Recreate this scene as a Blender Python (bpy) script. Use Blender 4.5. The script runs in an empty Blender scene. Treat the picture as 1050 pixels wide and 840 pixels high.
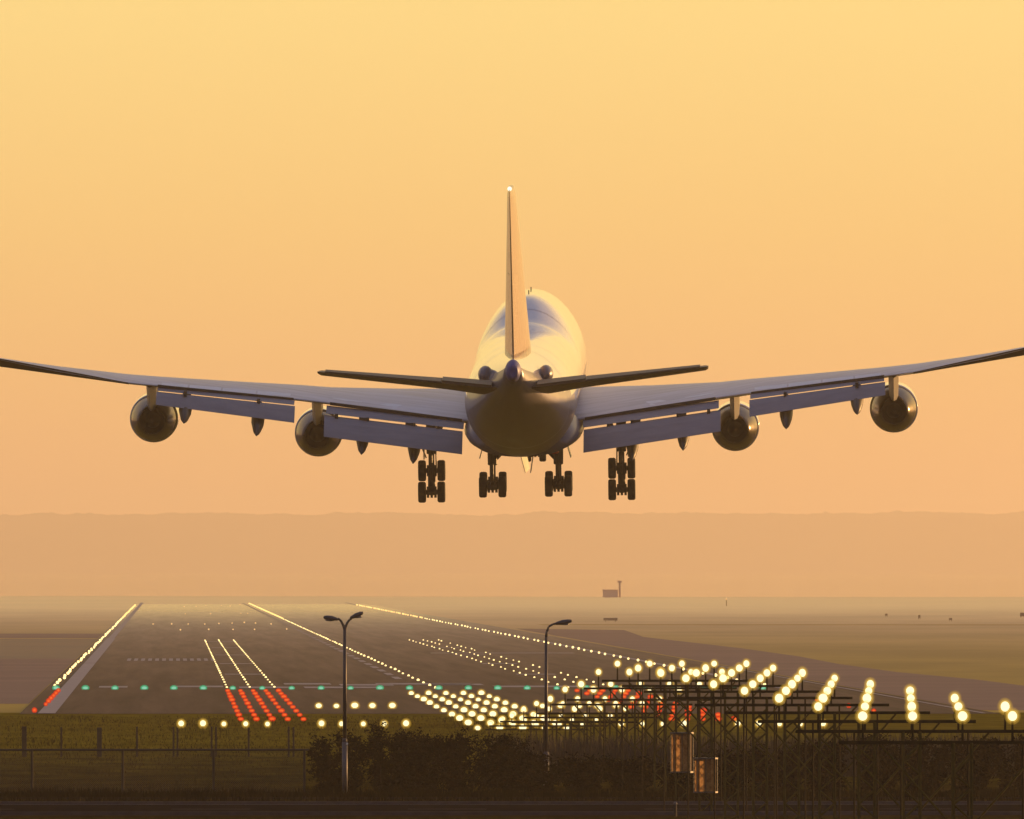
import bpy, bmesh, math, random
from mathutils import Vector, Matrix, noise
rnd = random.Random(7)
sc = bpy.context.scene
C = sc.collection
R = math.radians
pi = math.pi

# ------------------------------------------------------------------ camera
FPX = 17600.0            # focal length in pixels of the 1050 px wide photograph
CAMZ = 9.2               # eye height above the airfield
YAW = math.atan(349 / FPX)
PITCH = math.atan(163 / FPX)
cd = bpy.data.cameras.new("camera")
cam = bpy.data.objects.new("camera", cd)
C.objects.link(cam)
cd.sensor_width = 36.0
cd.lens = 36.0 * FPX / 1050.0
cd.clip_start = 1.0
cd.clip_end = 90000.0
cam.location = (0, 0, CAMZ)
cam.rotation_euler = (pi / 2 + PITCH, 0, -YAW)
sc.camera = cam

# ------------------------------------------------------------------ light
SUN_EL, SUN_AZ = R(5.0), R(52.0)         # azimuth clockwise from +Y (runway heading)
sd = bpy.data.lights.new("sun", "SUN")
sd.energy = 5.0
sd.angle = R(0.8)
sd.color = (1.0, 0.53, 0.20)
sun = bpy.data.objects.new("sun", sd)
C.objects.link(sun)
sv = Vector((math.sin(SUN_AZ) * math.cos(SUN_EL), math.cos(SUN_AZ) * math.cos(SUN_EL), math.sin(SUN_EL)))
sun.rotation_euler = sv.to_track_quat('Z', 'Y').to_euler()

w = bpy.data.worlds.new("World")
sc.world = w
w.use_nodes = True
nt = w.node_tree
nt.nodes.clear()
N = nt.nodes.new
L = nt.links.new
def ramp(nt_, fac, stops, interp='LINEAR'):
    n = nt_.nodes.new('ShaderNodeValToRGB')
    n.color_ramp.interpolation = interp
    e = n.color_ramp.elements
    while len(e) > 1:
        e.remove(e[-1])
    e[0].position, e[0].color = stops[0][0], (*stops[0][1], 1)
    for p, c in stops[1:]:
        k = e.new(p)
        k.color = (*c, 1)
    nt_.links.new(fac, n.inputs[0])
    return n.outputs[0]
out = N('ShaderNodeOutputWorld')
add = N('ShaderNodeAddShader')
sky = N('ShaderNodeTexSky')
sky.sky_type = 'NISHITA'
sky.sun_disc = False
sky.sun_elevation = SUN_EL
sky.sun_rotation = SUN_AZ
sky.dust_density = 4.0
sky.air_density = 1.5
bg1 = N('ShaderNodeBackground')
bg1.inputs[1].default_value = 0.05
L(sky.outputs[0], bg1.inputs[0])
tc = N('ShaderNodeTexCoord')
sep = N('ShaderNodeSeparateXYZ')
L(tc.outputs['Generated'], sep.inputs[0])
front = ramp(nt, sep.outputs['Z'], [(0.0, (0.99, 0.475, 0.205)), (0.010, (0.945, 0.53, 0.20)), (0.020, (0.96, 0.62, 0.215)), (0.034, (0.985, 0.735, 0.265)),
                                    (0.12, (1.02, 0.70, 0.26)), (0.26, (0.80, 0.56, 0.28)), (0.42, (0.36, 0.31, 0.30)), (0.65, (0.20, 0.205, 0.30)), (1.0, (0.13, 0.15, 0.25))])
back = ramp(nt, sep.outputs['Z'], [(0.0, (0.16, 0.115, 0.14)), (0.10, (0.19, 0.15, 0.21)), (0.35, (0.19, 0.175, 0.27)), (1.0, (0.15, 0.17, 0.28))])
dot = N('ShaderNodeVectorMath')
dot.operation = 'DOT_PRODUCT'
dot.inputs[1].default_value = (math.sin(R(28)), math.cos(R(28)), 0)
L(tc.outputs['Generated'], dot.inputs[0])
mr = N('ShaderNodeMapRange')
mr.interpolation_type = 'SMOOTHSTEP'
mr.inputs[1].default_value = 0.30
mr.inputs[2].default_value = 0.87
L(dot.outputs['Value'], mr.inputs[0])
mixc = N('ShaderNodeMix')
mixc.data_type = 'RGBA'
L(mr.outputs[0], mixc.inputs[0])
L(back, mixc.inputs[6])
L(front, mixc.inputs[7])
bg2 = N('ShaderNodeBackground')
bg2.inputs[1].default_value = 1.0
L(mixc.outputs[2], bg2.inputs[0])
L(bg1.outputs[0], add.inputs[0])
L(bg2.outputs[0], add.inputs[1])
L(add.outputs[0], out.inputs[0])

sc.view_settings.view_transform = 'Standard'
sc.view_settings.look = 'None'
sc.view_settings.exposure = 0.0
sc.view_settings.gamma = 1.0
sc.render.engine = 'CYCLES'
sc.cycles.max_bounces = 6
sc.cycles.volume_bounces = 1
sc.cycles.transparent_max_bounces = 64
sc.cycles.use_denoising = True

# ------------------------------------------------------------------ haze (the air itself)
HAZE_D = 0.000054

# ------------------------------------------------------------------ helpers
def lin(c):
    return tuple((v / 12.92 if v <= 0.04045 else ((v + 0.055) / 1.055) ** 2.4) for v in c)

def mat(name, col, rough=0.6, metal=0.0, var=0.0, scale=4.0, coat=0.0, spec=0.5, col2=None, stretch=None):
    m = bpy.data.materials.new(name)
    m.use_nodes = True
    t = m.node_tree
    b = t.nodes['Principled BSDF']
    b.inputs['Base Color'].default_value = (*col, 1)
    b.inputs['Roughness'].default_value = rough
    b.inputs['Metallic'].default_value = metal
    b.inputs['Coat Weight'].default_value = coat
    b.inputs['Specular IOR Level'].default_value = spec
    if var > 0 or col2:
        c2 = col2 or tuple(max(0, v * (1 - var)) for v in col)
        tcn = t.nodes.new('ShaderNodeTexCoord')
        mp = t.nodes.new('ShaderNodeMapping')
        if stretch:
            mp.inputs['Scale'].default_value = stretch
        t.links.new(tcn.outputs['Object'], mp.inputs[0])
        no = t.nodes.new('ShaderNodeTexNoise')
        no.inputs['Scale'].default_value = scale
        no.inputs['Detail'].default_value = 6
        no.inputs['Roughness'].default_value = 0.62
        t.links.new(mp.outputs[0], no.inputs['Vector'])
        c = ramp(t, no.outputs[0], [(0.33, c2), (0.66, col)])
        t.links.new(c, b.inputs['Base Color'])
        rr = t.nodes.new('ShaderNodeMapRange')
        rr.inputs[3].default_value = max(0.02, rough - 0.08)
        rr.inputs[4].default_value = min(1, rough + 0.08)
        t.links.new(no.outputs[0], rr.inputs[0])
        t.links.new(rr.outputs[0], b.inputs['Roughness'])
    return m

def emis(name, col, strength):
    m = bpy.data.materials.new(name)
    m.use_nodes = True
    t = m.node_tree
    t.nodes.clear()
    o = t.nodes.new('ShaderNodeOutputMaterial')
    e = t.nodes.new('ShaderNodeEmission')
    e.inputs[0].default_value = (*col, 1)
    e.inputs[1].default_value = strength
    t.links.new(e.outputs[0], o.inputs[0])
    try:
        m.cycles.emission_sampling = 'NONE'
    except Exception:
        pass
    return m

def cover(name, col, strength, alpha):
    """glow shell added round a lamp to paint its halo: mostly clear, faintly emitting"""
    m = emis(name, col, strength)
    t = m.node_tree
    o = [n for n in t.nodes if n.type == 'OUTPUT_MATERIAL'][0]
    e = [n for n in t.nodes if n.type == 'EMISSION'][0]
    tr = t.nodes.new('ShaderNodeBsdfTransparent')
    mx = t.nodes.new('ShaderNodeMixShader')
    mx.inputs[0].default_value = alpha
    t.links.new(tr.outputs[0], mx.inputs[1])
    t.links.new(e.outputs[0], mx.inputs[2])
    t.links.new(mx.outputs[0], o.inputs[0])
    return m

def mesh_obj(name, bm, m=None, parent=None, smooth=False, loc=None):
    me = bpy.data.meshes.new(name)
    bm.normal_update()
    bm.to_mesh(me)
    bm.free()
    o = bpy.data.objects.new(name, me)
    C.objects.link(o)
    if m is not None:
        for mm in (m if isinstance(m, (list, tuple)) else [m]):
            me.materials.append(mm)
    if smooth:
        for p in me.polygons:
            p.use_smooth = True
    if parent is not None:
        o.parent = parent
    if loc is not None:
        o.location = loc
    return o

def empty(name, loc=(0, 0, 0)):
    o = bpy.data.objects.new(name, None)
    C.objects.link(o)
    o.location = loc
    o.empty_display_size = 0.3
    return o

def tag(o, label=None, cat=None, group=None, kind=None):
    if label: o['label'] = label
    if cat: o['category'] = cat
    if group: o['group'] = group
    if kind: o['kind'] = kind
    return o

def copy_tree(o, parent=None):
    c = o.copy()
    C.objects.link(c)
    if parent is not None:
        c.parent = parent
        c.matrix_parent_inverse = o.matrix_parent_inverse.copy()
    for ch in o.children:
        copy_tree(ch, c)
    return c

def box(bm, x0, x1, y0, y1, z0, z1):
    v = [bm.verts.new((x, y, z)) for z in (z0, z1) for y in (y0, y1) for x in (x0, x1)]
    for f in ((0, 2, 3, 1), (4, 5, 7, 6), (0, 1, 5, 4), (2, 6, 7, 3), (0, 4, 6, 2), (1, 3, 7, 5)):
        bm.faces.new([v[i] for i in f])

def tube(bm, a, b, r0, r1=None, seg=8, cap=True):
    a, b = Vector(a), Vector(b)
    r1 = r0 if r1 is None else r1
    d = (b - a).normalized()
    u = d.cross(Vector((0, 0, 1)) if abs(d.z) < 0.9 else Vector((1, 0, 0))).normalized()
    v = d.cross(u)
    ra, rb = [], []
    for i in range(seg):
        t = 2 * pi * i / seg
        k = u * math.cos(t) + v * math.sin(t)
        ra.append(bm.verts.new(a + k * r0))
        rb.append(bm.verts.new(b + k * r1))
    for i in range(seg):
        j = (i + 1) % seg
        bm.faces.new((ra[i], ra[j], rb[j], rb[i]))
    if cap:
        bm.faces.new(ra[::-1])
        bm.faces.new(rb)

def path_tube(bm, pts, rs, seg=8):
    for i in range(len(pts) - 1):
        tube(bm, pts[i], pts[i + 1], rs[i], rs[i + 1], seg)

def lathe(bm, prof, seg=24, axis='Z', close_ends=True, off=(0, 0, 0)):
    """prof: list of (position along the axis, radius)"""
    rings = []
    for p, r in prof:
        ring = []
        for i in range(seg):
            t = 2 * pi * i / seg
            c, s = r * math.cos(t), r * math.sin(t)
            co = {'Z': (c, s, p), 'Y': (c, p, s), 'X': (p, c, s)}[axis]
            ring.append(bm.verts.new(Vector(co) + Vector(off)))
        rings.append(ring)
    for a, b in zip(rings, rings[1:]):
        for i in range(seg):
            j = (i + 1) % seg
            bm.faces.new((a[i], a[j], b[j], b[i]))
    if close_ends:
        bm.faces.new(rings[0][::-1])
        bm.faces.new(rings[-1])
    bmesh.ops.recalc_face_normals(bm, faces=bm.faces)

def ball(bm, c, r, seg=12, sz=None):
    n = max(4, seg // 2)
    prof = []
    for i in range(n + 1):
        t = pi * i / n
        prof.append((-r * math.cos(t), max(r * math.sin(t), r * 0.02)))
    b2 = bmesh.new()
    lathe(b2, prof, seg)
    for v in b2.verts:
        if sz:
            v.co = Vector((v.co.x * sz[0], v.co.y * sz[1], v.co.z * sz[2]))
        v.co += Vector(c)
    me = bpy.data.meshes.new('t')
    b2.to_mesh(me)
    b2.free()
    bm.from_mesh(me)
    bpy.data.meshes.remove(me)

def loft(bm, secs, close=True, caps=True):
    rings = [[bm.verts.new(p) for p in s] for s in secs]
    n = len(rings[0])
    for a, b in zip(rings, rings[1:]):
        for i in range(n if close else n - 1):
            j = (i + 1) % n
            bm.faces.new((a[i], a[j], b[j], b[i]))
    if caps:
        bm.faces.new(rings[0][::-1])
        bm.faces.new(rings[-1])
    bmesh.ops.recalc_face_normals(bm, faces=bm.faces)

def sheet(name, pts, z, m, kind='structure'):
    bm = bmesh.new()
    bm.faces.new([bm.verts.new((x, y, z)) for x, y in pts])
    bmesh.ops.recalc_face_normals(bm, faces=bm.faces)
    for f in bm.faces:
        if f.normal.z < 0:
            f.normal_flip()
    o = mesh_obj(name, bm, m)
    if kind: o['kind'] = kind
    return o

def gx(px, Y):            # lateral position of something seen at column px, standing Y metres out
    return (px - 176.0) / FPX * Y
def gz(py, Y):            # height of something seen at row py, Y metres out
    return CAMZ - (py - 583.0) / FPX * Y

ORD = ['first', 'second', 'third', 'fourth', 'fifth', 'sixth', 'seventh', 'eighth', 'ninth', 'tenth', 'eleventh', 'twelfth',
       'thirteenth', 'fourteenth', 'fifteenth', 'sixteenth', 'seventeenth', 'eighteenth', 'nineteenth', 'twentieth']
def nth(i):
    if i < 20: return ORD[i]
    k = i + 1
    return str(k) + ({1: 'st', 2: 'nd', 3: 'rd'}.get(k % 10, 'th') if k % 100 not in (11, 12, 13) else 'th')

# ------------------------------------------------------------------ ground
M_grass = mat('grass_ground', (0.100, 0.078, 0.014), 0.95, col2=(0.055, 0.045, 0.009), scale=0.22, spec=0.0, stretch=(1, 0.18, 1))
M_run = mat('runway_asphalt', (0.078, 0.050, 0.038), 0.85, var=0.28, scale=0.06, spec=0.06, stretch=(1, 0.12, 1))
M_con = mat('apron_concrete', (0.255, 0.172, 0.135), 0.9, var=0.2, scale=0.03, spec=0.05)
M_verge = mat('dry_verge', (0.17, 0.11, 0.055), 0.7, var=0.3, scale=0.05, spec=0.3, stretch=(1, 0.3, 1))
M_paint = mat('worn_white_paint', (0.42, 0.42, 0.46), 0.8, var=0.45, scale=0.5, spec=0.2)
M_paint2 = mat('faded_grey_paint', (0.30, 0.28, 0.30), 0.8, var=0.3, scale=0.4, spec=0.2)
M_road = mat('road_asphalt', (0.012, 0.010, 0.011), 0.95, var=0.3, scale=0.5, spec=0.0)
M_kerb = mat('kerb_stone', (0.07, 0.06, 0.07), 0.9, var=0.3, scale=2, spec=0.1)

bm = bmesh.new()
xs = [-1350, -600, -60, 0, 60, 120, 600, 3550]
ys = [-900, 0, 600, 900, 1200, 2000, 4000, 8000, 16000, 42000]
g = [[bm.verts.new((x, y, 0)) for x in xs] for y in ys]
for j in range(len(ys) - 1):
    for i in range(len(xs) - 1):
        bm.faces.new((g[j][i], g[j][i + 1], g[j + 1][i + 1], g[j + 1][i]))
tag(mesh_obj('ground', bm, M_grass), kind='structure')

YT = 1300.0     # threshold
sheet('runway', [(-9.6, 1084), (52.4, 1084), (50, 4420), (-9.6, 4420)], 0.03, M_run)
sheet('apron', [(-260, 1168), (-9.7, 1166), (-9.7, 1745), (-260, 1760)], 0.02, M_con)
sheet('verge', [(-300, 1761), (-9.7, 1746), (-9.7, 2240), (-300, 2260)], 0.02, M_verge)
sheet('service_road', [(-320, 2285), (-9.7, 2265), (-9.7, 2420), (-320, 2440)], 0.025, M_con)
# curving taxiway on the right
top = [(640, 2560), (660, 2300), (700, 2160), (760, 1975), (820, 1790), (860, 1650), (920, 1520), (1000, 1420), (1060, 1330), (1130, 1270)]
tw = [(gx(p, y), y) for p, y in top]
low = [(52.5, 1112), (75, 1112)]
sheet('taxiway', [(52.5, 1112), (100, 1112), (100, 1180)] + tw[::-1] + [(52.5, 2620)], 0.022, M_con)
sheet('perimeter_track', [(60, 2780), (420, 2740), (420, 2780), (60, 2820)], 0.024, mat('track_gravel', (0.44, 0.28, 0.08), 0.8, var=0.3, scale=0.05, spec=0.1, stretch=(0.2, 1, 1)))
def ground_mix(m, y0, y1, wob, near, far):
    """near and far colour and gloss (painted haze brightening on field and runway) blended across a ragged belt from y0 to y1 metres out"""
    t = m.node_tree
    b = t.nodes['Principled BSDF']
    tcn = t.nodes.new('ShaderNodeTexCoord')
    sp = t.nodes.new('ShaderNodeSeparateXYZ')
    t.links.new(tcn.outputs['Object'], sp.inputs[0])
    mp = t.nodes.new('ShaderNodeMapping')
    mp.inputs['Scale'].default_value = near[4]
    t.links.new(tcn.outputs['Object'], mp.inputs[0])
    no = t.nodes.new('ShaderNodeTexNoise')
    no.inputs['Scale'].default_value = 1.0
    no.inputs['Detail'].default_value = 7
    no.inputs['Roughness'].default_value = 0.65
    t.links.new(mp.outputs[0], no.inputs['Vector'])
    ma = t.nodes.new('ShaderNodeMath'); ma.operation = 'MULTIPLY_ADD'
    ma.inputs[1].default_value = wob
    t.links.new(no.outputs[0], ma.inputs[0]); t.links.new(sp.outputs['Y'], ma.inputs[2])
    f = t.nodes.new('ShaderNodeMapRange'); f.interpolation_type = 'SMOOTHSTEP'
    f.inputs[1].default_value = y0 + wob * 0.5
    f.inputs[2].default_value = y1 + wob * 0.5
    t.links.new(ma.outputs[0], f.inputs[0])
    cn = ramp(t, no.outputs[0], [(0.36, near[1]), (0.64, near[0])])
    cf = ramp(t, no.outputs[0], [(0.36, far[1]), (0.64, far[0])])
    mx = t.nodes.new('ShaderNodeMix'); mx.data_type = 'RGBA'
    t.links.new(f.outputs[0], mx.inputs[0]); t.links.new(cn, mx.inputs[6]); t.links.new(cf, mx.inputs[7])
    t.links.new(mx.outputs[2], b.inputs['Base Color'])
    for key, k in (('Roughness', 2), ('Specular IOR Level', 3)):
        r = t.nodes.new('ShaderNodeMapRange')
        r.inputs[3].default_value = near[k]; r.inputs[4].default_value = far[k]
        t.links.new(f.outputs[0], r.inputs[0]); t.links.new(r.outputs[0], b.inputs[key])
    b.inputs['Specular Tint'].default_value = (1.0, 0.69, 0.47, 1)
M_field = mat('field_haze_tint', (0.2, 0.15, 0.04), 0.6)
ground_mix(M_field, 1100, 4300, 700, ((0.42, 0.29, 0.030), (0.27, 0.19, 0.020), 0.75, 0.12, (0.02, 0.004, 1)), ((0.48, 0.25, 0.12), (0.38, 0.19, 0.09), 0.28, 0.7))  # brightening by distant haze painted into the field's far colour and gloss
ground_mix(M_run, 1050, 4300, 500, ((0.088, 0.056, 0.041), (0.036, 0.024, 0.020), 0.85, 0.06, (0.45, 0.006, 1)), ((0.20, 0.135, 0.10), (0.12, 0.08, 0.06), 0.20, 0.8))  # far asphalt made paler and glossier, haze put into the surface
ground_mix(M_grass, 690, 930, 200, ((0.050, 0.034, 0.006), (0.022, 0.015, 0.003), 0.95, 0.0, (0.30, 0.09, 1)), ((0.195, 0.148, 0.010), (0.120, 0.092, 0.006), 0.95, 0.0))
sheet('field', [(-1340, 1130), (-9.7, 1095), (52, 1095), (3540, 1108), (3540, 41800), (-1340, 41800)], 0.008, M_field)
M_water = mat('added_mirror_water', (0.05, 0.035, 0.025), 0.03, spec=0.5)
shore = [(-1340 + 61 * k, 5560 + 240 * noise.noise(Vector((k * 0.21, 8.1, 0)))) for k in range(81)]
sheet('mirror_water', shore + [(shore[-1][0], 41700), (-1340, 41700)], 0.03, M_water)  # lake added as a mirror to bring the horizon's haze colour here
# markings
def strip(x0, x1, y0, y1, m=M_paint, z=0.06, name='runway_marking'):
    return sheet(name, [(x0, y0), (x1, y0), (x1, y1), (x0, y1)], z, m)
bm = bmesh.new()
def quad(bm, x0, x1, y0, y1, z=0.06):
    bm.faces.new([bm.verts.new(p) for p in ((x0, y0, z), (x1, y0, z), (x1, y1, z), (x0, y1, z))])
quad(bm, -8.45, -7.35, 1084, 1660)
quad(bm, -8.45, -7.35, 1663, 2250)
quad(bm, -8.3, -7.5, 2253, 4600)
quad(bm, 51.2, 51.5, 1084, 1640)
quad(bm, 46.3, 47.0, 1310, 4600)
for x0, x1, y0 in ((-5.6, -3.4, 1318), (0.3, 4.0, 1322), (5.2, 9.2, 1312), (10.2, 16.2, 1312), (8.9, 12.6, 1352), (13.2, 17.4, 1340), (16.2, 23.8, 1352), (20.5, 24.5, 1345), (25, 33, 1322), (34, 42, 1316)):
    quad(bm, x0, x1, y0, y0 + 17)
for k in range(13):                 # faded piano keys
    quad(bm, -4.45 + 0.70 * k, -4.07 + 0.70 * k, 1700, 1745)
for k in range(5):                  # touchdown bars
    y = 1480 + 165 * k
    quad(bm, 4.6, 7.9, y, y + 10)
    quad(bm, 29.8, 33.2, y, y + 10)
quad(bm, 28.0, 43.5, 1850, 1862)
for k in range(60):
    quad(bm, 18.5, 19.1, 1420 + 52 * k, 1450 + 52 * k)
tag(mesh_obj('runway_markings', bm, M_paint2), kind='structure')
# public road in the foreground, with kerbs
sheet('road', [(-600, 640), (700, 640), (700, 668), (-600, 668)], 0.02, M_road)
bm = bmesh.new()
box(bm, -600, 700, 668, 668.35, -0.1, 0.14)
box(bm, -600, 700, 639.65, 640, -0.1, 0.14)
tag(mesh_obj('kerb', bm, M_kerb), kind='structure')
bm = bmesh.new()
quad(bm, -600, 700, 641.0, 641.25, 0.035)
quad(bm, -600, 700, 666.6, 666.85, 0.035)
for k in range(-60, 70):
    quad(bm, k * 9.0, k * 9.0 + 3, 653.9, 654.1, 0.035)
tag(mesh_obj('road_markings', bm, M_paint2), kind='structure')
M_cyc = mat('cycle_path_asphalt', (0.02, 0.015, 0.016), 0.95, var=0.25, scale=0.8, spec=0.0)
sheet('cycle_path', [(-600, 684), (700, 684), (700, 688.5), (-600, 688.5)], 0.02, M_cyc)

# far-off wooded rise along the horizon
M_wood = mat('far_wood', (0.10, 0.085, 0.05), 0.95, var=0.5, scale=0.02, spec=0.05)
WY = 40000.0
bm = bmesh.new()
nx, ny = 520, 14
x0, x1 = -1200.0, 3300.0
grid = []
for j in range(ny + 1):
    row = []
    for i in range(nx + 1):
        x = x0 + (x1 - x0) * i / nx
        y = WY + j * 100
        a = noise.noise(Vector((x * 0.0036, 3.1, y * 0.0024))) * 5.0 + noise.noise(Vector((x * 0.21, 4.4, y * 0.13))) * 1.1 + noise.noise(Vector((x * 0.018, 7.7, y * 0.012))) * 3.0 + noise.noise(Vector((x * 0.07, 1.7, y * 0.05))) * 1.8
        prof = min(1.0, j / 3.0) if j <= 10 else max(0.0, (ny - j) / 4.0)
        row.append(bm.verts.new((x, y, max(-0.3, prof * (136 + a * 2.2)) - 0.3)))
    grid.append(row)
for j in range(ny):
    for i in range(nx):
        bm.faces.new((grid[j][i], grid[j][i + 1], grid[j + 1][i + 1], grid[j + 1][i]))
woods = tag(mesh_obj('distant_woods', bm, M_wood, smooth=True), 'long low hazy rise of woods along the horizon', 'woods', kind='stuff')

# haze volume
mh = bpy.data.materials.new('haze_air')
mh.use_nodes = True
t = mh.node_tree
t.nodes.clear()
o_ = t.nodes.new('ShaderNodeOutputMaterial')
pv = t.nodes.new('ShaderNodeVolumePrincipled')
pv.inputs['Color'].default_value = (0.98, 0.87, 0.72, 1)
pv.inputs['Density'].default_value = HAZE_D
pv.inputs['Anisotropy'].default_value = 0.62
t.links.new(pv.outputs[0], o_.inputs['Volume'])
bm = bmesh.new()
box(bm, -1400, 3600, -950, 42500, -1.3, 185)
tag(mesh_obj('haze', bm, mh), 'warm evening haze filling the air over the airfield', 'haze', kind='stuff')

# ------------------------------------------------------------------ the airliner
M_white = mat('white_gloss_paint', (0.80, 0.79, 0.78), 0.14, var=0.07, scale=0.5, coat=1.0)
M_finp = mat('fin_sun_tint', (0.46, 0.31, 0.16), 0.25, var=0.08, scale=0.6, coat=0.3)  # golden sunlight and brown shade put into one fin colour
M_spoil = mat('spoiler_pale_paint', (0.80, 0.83, 0.88), 0.45, var=0.12, scale=1.5)
M_belly = mat('belly_shade_grey', (0.14, 0.132, 0.17), 0.36, var=0.10, scale=0.7, coat=0.2)  # underside shading put into a grey tone
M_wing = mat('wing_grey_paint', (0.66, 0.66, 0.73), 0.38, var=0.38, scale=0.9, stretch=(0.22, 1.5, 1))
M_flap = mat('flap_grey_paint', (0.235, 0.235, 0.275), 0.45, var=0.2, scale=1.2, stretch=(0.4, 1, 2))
M_dark = mat('dark_gap_primer', (0.03, 0.027, 0.025), 0.7)
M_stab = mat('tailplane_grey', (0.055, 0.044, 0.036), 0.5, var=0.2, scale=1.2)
M_blue = mat('dark_blue_paint', (0.055, 0.065, 0.26), 0.5, var=0.1, scale=2)
M_metal = mat('burnt_nozzle_metal', (0.13, 0.105, 0.085), 0.22, metal=0.9, var=0.35, scale=1.6)
M_hot = mat('sooty_exhaust', (0.03, 0.026, 0.022), 0.55, metal=0.6)
M_tyre = mat('tyre_rubber', (0.02, 0.019, 0.018), 0.85, var=0.2, scale=6)
M_strut = mat('gear_steel', (0.07, 0.065, 0.06), 0.5, metal=0.4, var=0.2, scale=4)
M_rim = mat('wheel_hub_alloy', (0.12, 0.115, 0.11), 0.45, metal=0.6)
M_red = mat('red_beacon_glass', (0.5, 0.03, 0.02), 0.2)
M_bronze = mat('pylon_paint', (0.11, 0.092, 0.082), 0.35, var=0.15, scale=1)

TAIL = 68.5
plane = empty('airliner')
tag(plane, 'large four-engined jet airliner landing with flaps and wheels down, seen from behind', 'airliner')

def P(x, st, z):
    return Vector((x, TAIL - st, z))

# fuselage
FUS = [(0.0, 0.06, -0.85, -1.05), (0.35, 0.62, -0.15, -1.62), (1.2, 1.30, 0.75, -2.2), (2.6, 2.05, 1.95, -2.75), (4.2, 2.58, 3.25, -3.1), (6.2, 2.98, 3.95, -3.35),
       (8.5, 3.18, 4.24, -3.46), (11, 3.25, 4.36, -3.5), (15, 3.25, 4.48, -3.5), (19, 3.25, 4.60, -3.5), (22, 3.25, 4.66, -3.5), (23.5, 3.25, 4.62, -3.5), (24.6, 3.25, 4.46, -3.5), (25.6, 3.25, 4.2, -3.5),
       (26.6, 3.25, 3.88, -3.5), (27.6, 3.25, 3.58, -3.5), (28.3, 3.25, 3.40, -3.5), (28.9, 3.25, 3.31, -3.5), (30, 3.25, 3.28, -3.5), (33.5, 3.25, 3.27, -3.5), (38, 3.25, 3.25, -3.5), (43, 3.25, 3.25, -3.5), (47, 3.25, 3.25, -3.45),
       (50, 3.22, 3.25, -3.25), (53, 3.08, 3.26, -2.80), (56, 2.78, 3.28, -2.15), (59, 2.32, 3.32, -1.35), (61.5, 1.86, 3.36, -0.6), (64, 1.36, 3.40, 0.3),
       (66, 0.92, 3.44, 1.1), (67.4, 0.62, 3.46, 1.75), (68.2, 0.44, 3.44, 2.2)]
def fus_sec(st, a, zt, zb, n=48, wl=0.0):
    pts = []
    zc = max(min(wl, zt - a * 0.75), zb + (zt - zb) * 0.38)
    for i in range(n):
        th = 2 * pi * i / n
        c, s = math.cos(th), math.sin(th)
        if s >= 0:
            h = zt - zc
            sq = 1.0 - 0.16 * max(0, (h / max(a, .01) - 1.0)) * s * s * 2.0
            pts.append(P(a * c * sq, st, zc + h * s))
        else:
            pts.append(P(a * c, st, zc + (zc - zb) * s))
    return pts
bm = bmesh.new()
# refine sections with smooth interpolation
sts = [f[0] for f in FUS]
def interp(tab, s, k):
    for i in range(len(tab) - 1):
        if tab[i][0] <= s <= tab[i + 1][0]:
            u = (s - tab[i][0]) / (tab[i + 1][0] - tab[i][0])
            return tab[i][k] * (1 - u) + tab[i + 1][k] * u
    return tab[-1][k]
loft(bm, [fus_sec(*f) for f in FUS])
# shading of the belly put into its colour: grey below a line
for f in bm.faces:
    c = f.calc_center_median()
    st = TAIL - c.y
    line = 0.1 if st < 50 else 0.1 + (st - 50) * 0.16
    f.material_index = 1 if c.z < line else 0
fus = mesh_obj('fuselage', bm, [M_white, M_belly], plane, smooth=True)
bm = bmesh.new()                    # tail cone with the auxiliary power exhaust
prof = []
loft(bm, [[P(0.46 * k * math.cos(2 * pi * i / 24), st, 2.82 + 0.66 * k * math.sin(2 * pi * i / 24)) for i in range(24)] for st, k in ((67.2, 0.9), (68.0, 1.0), (68.6, 0.92), (69.1, 0.72), (69.3, 0.5), (69.25, 0.3))])
mesh_obj('tail_cone', bm, M_blue, fus, smooth=True)
bm = bmesh.new()                    # wing to body fairing
def bel(st, a, zb, zt):
    return [P(a * math.cos(2 * pi * i / 40), st, (zb + zt) / 2 + (zt - zb) / 2 * math.sin(2 * pi * i / 40)) for i in range(40)]
loft(bm, [bel(20, 2.4, -3.45, -1.0), bel(22, 3.1, -3.7, -0.9), bel(25, 3.46, -3.85, -0.7), bel(30, 3.52, -3.9, -0.6), (bel(37, 3.52, -3.9, -0.6)), bel(41, 3.48, -3.8, -0.7), bel(44, 3.25, -3.6, -1.2), bel(47, 2.6, -3.47, -2.0)])
mesh_obj('belly_fairing', bm, M_belly, fus, smooth=True)
bm = bmesh.new()
ball(bm, P(1.8, 40.5, -3.62), 0.22, 10, (1.2, 1.2, 0.6))
mesh_obj('beacon', bm, M_red, fus, smooth=True)
for st, z in ((13, 4.4), (20, 4.6), (36, 3.25), (44, 3.25)):
    bm = bmesh.new()
    v = [bm.verts.new(P(s * 0.03, st + a, z + b)) for s in (-1, 1) for a, b in ((0, -0.05), (0.4, -0.05), (0.45, 0.2), (0.25, 0.2))]
    bm.faces.new(v[:4]); bm.faces.new(v[4:][::-1])
    for i in range(4):
        j = (i + 1) % 4
        bm.faces.new((v[i], v[4 + i], v[4 + j], v[j]))
    mesh_obj('antenna', bm, M_strut, fus)
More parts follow.
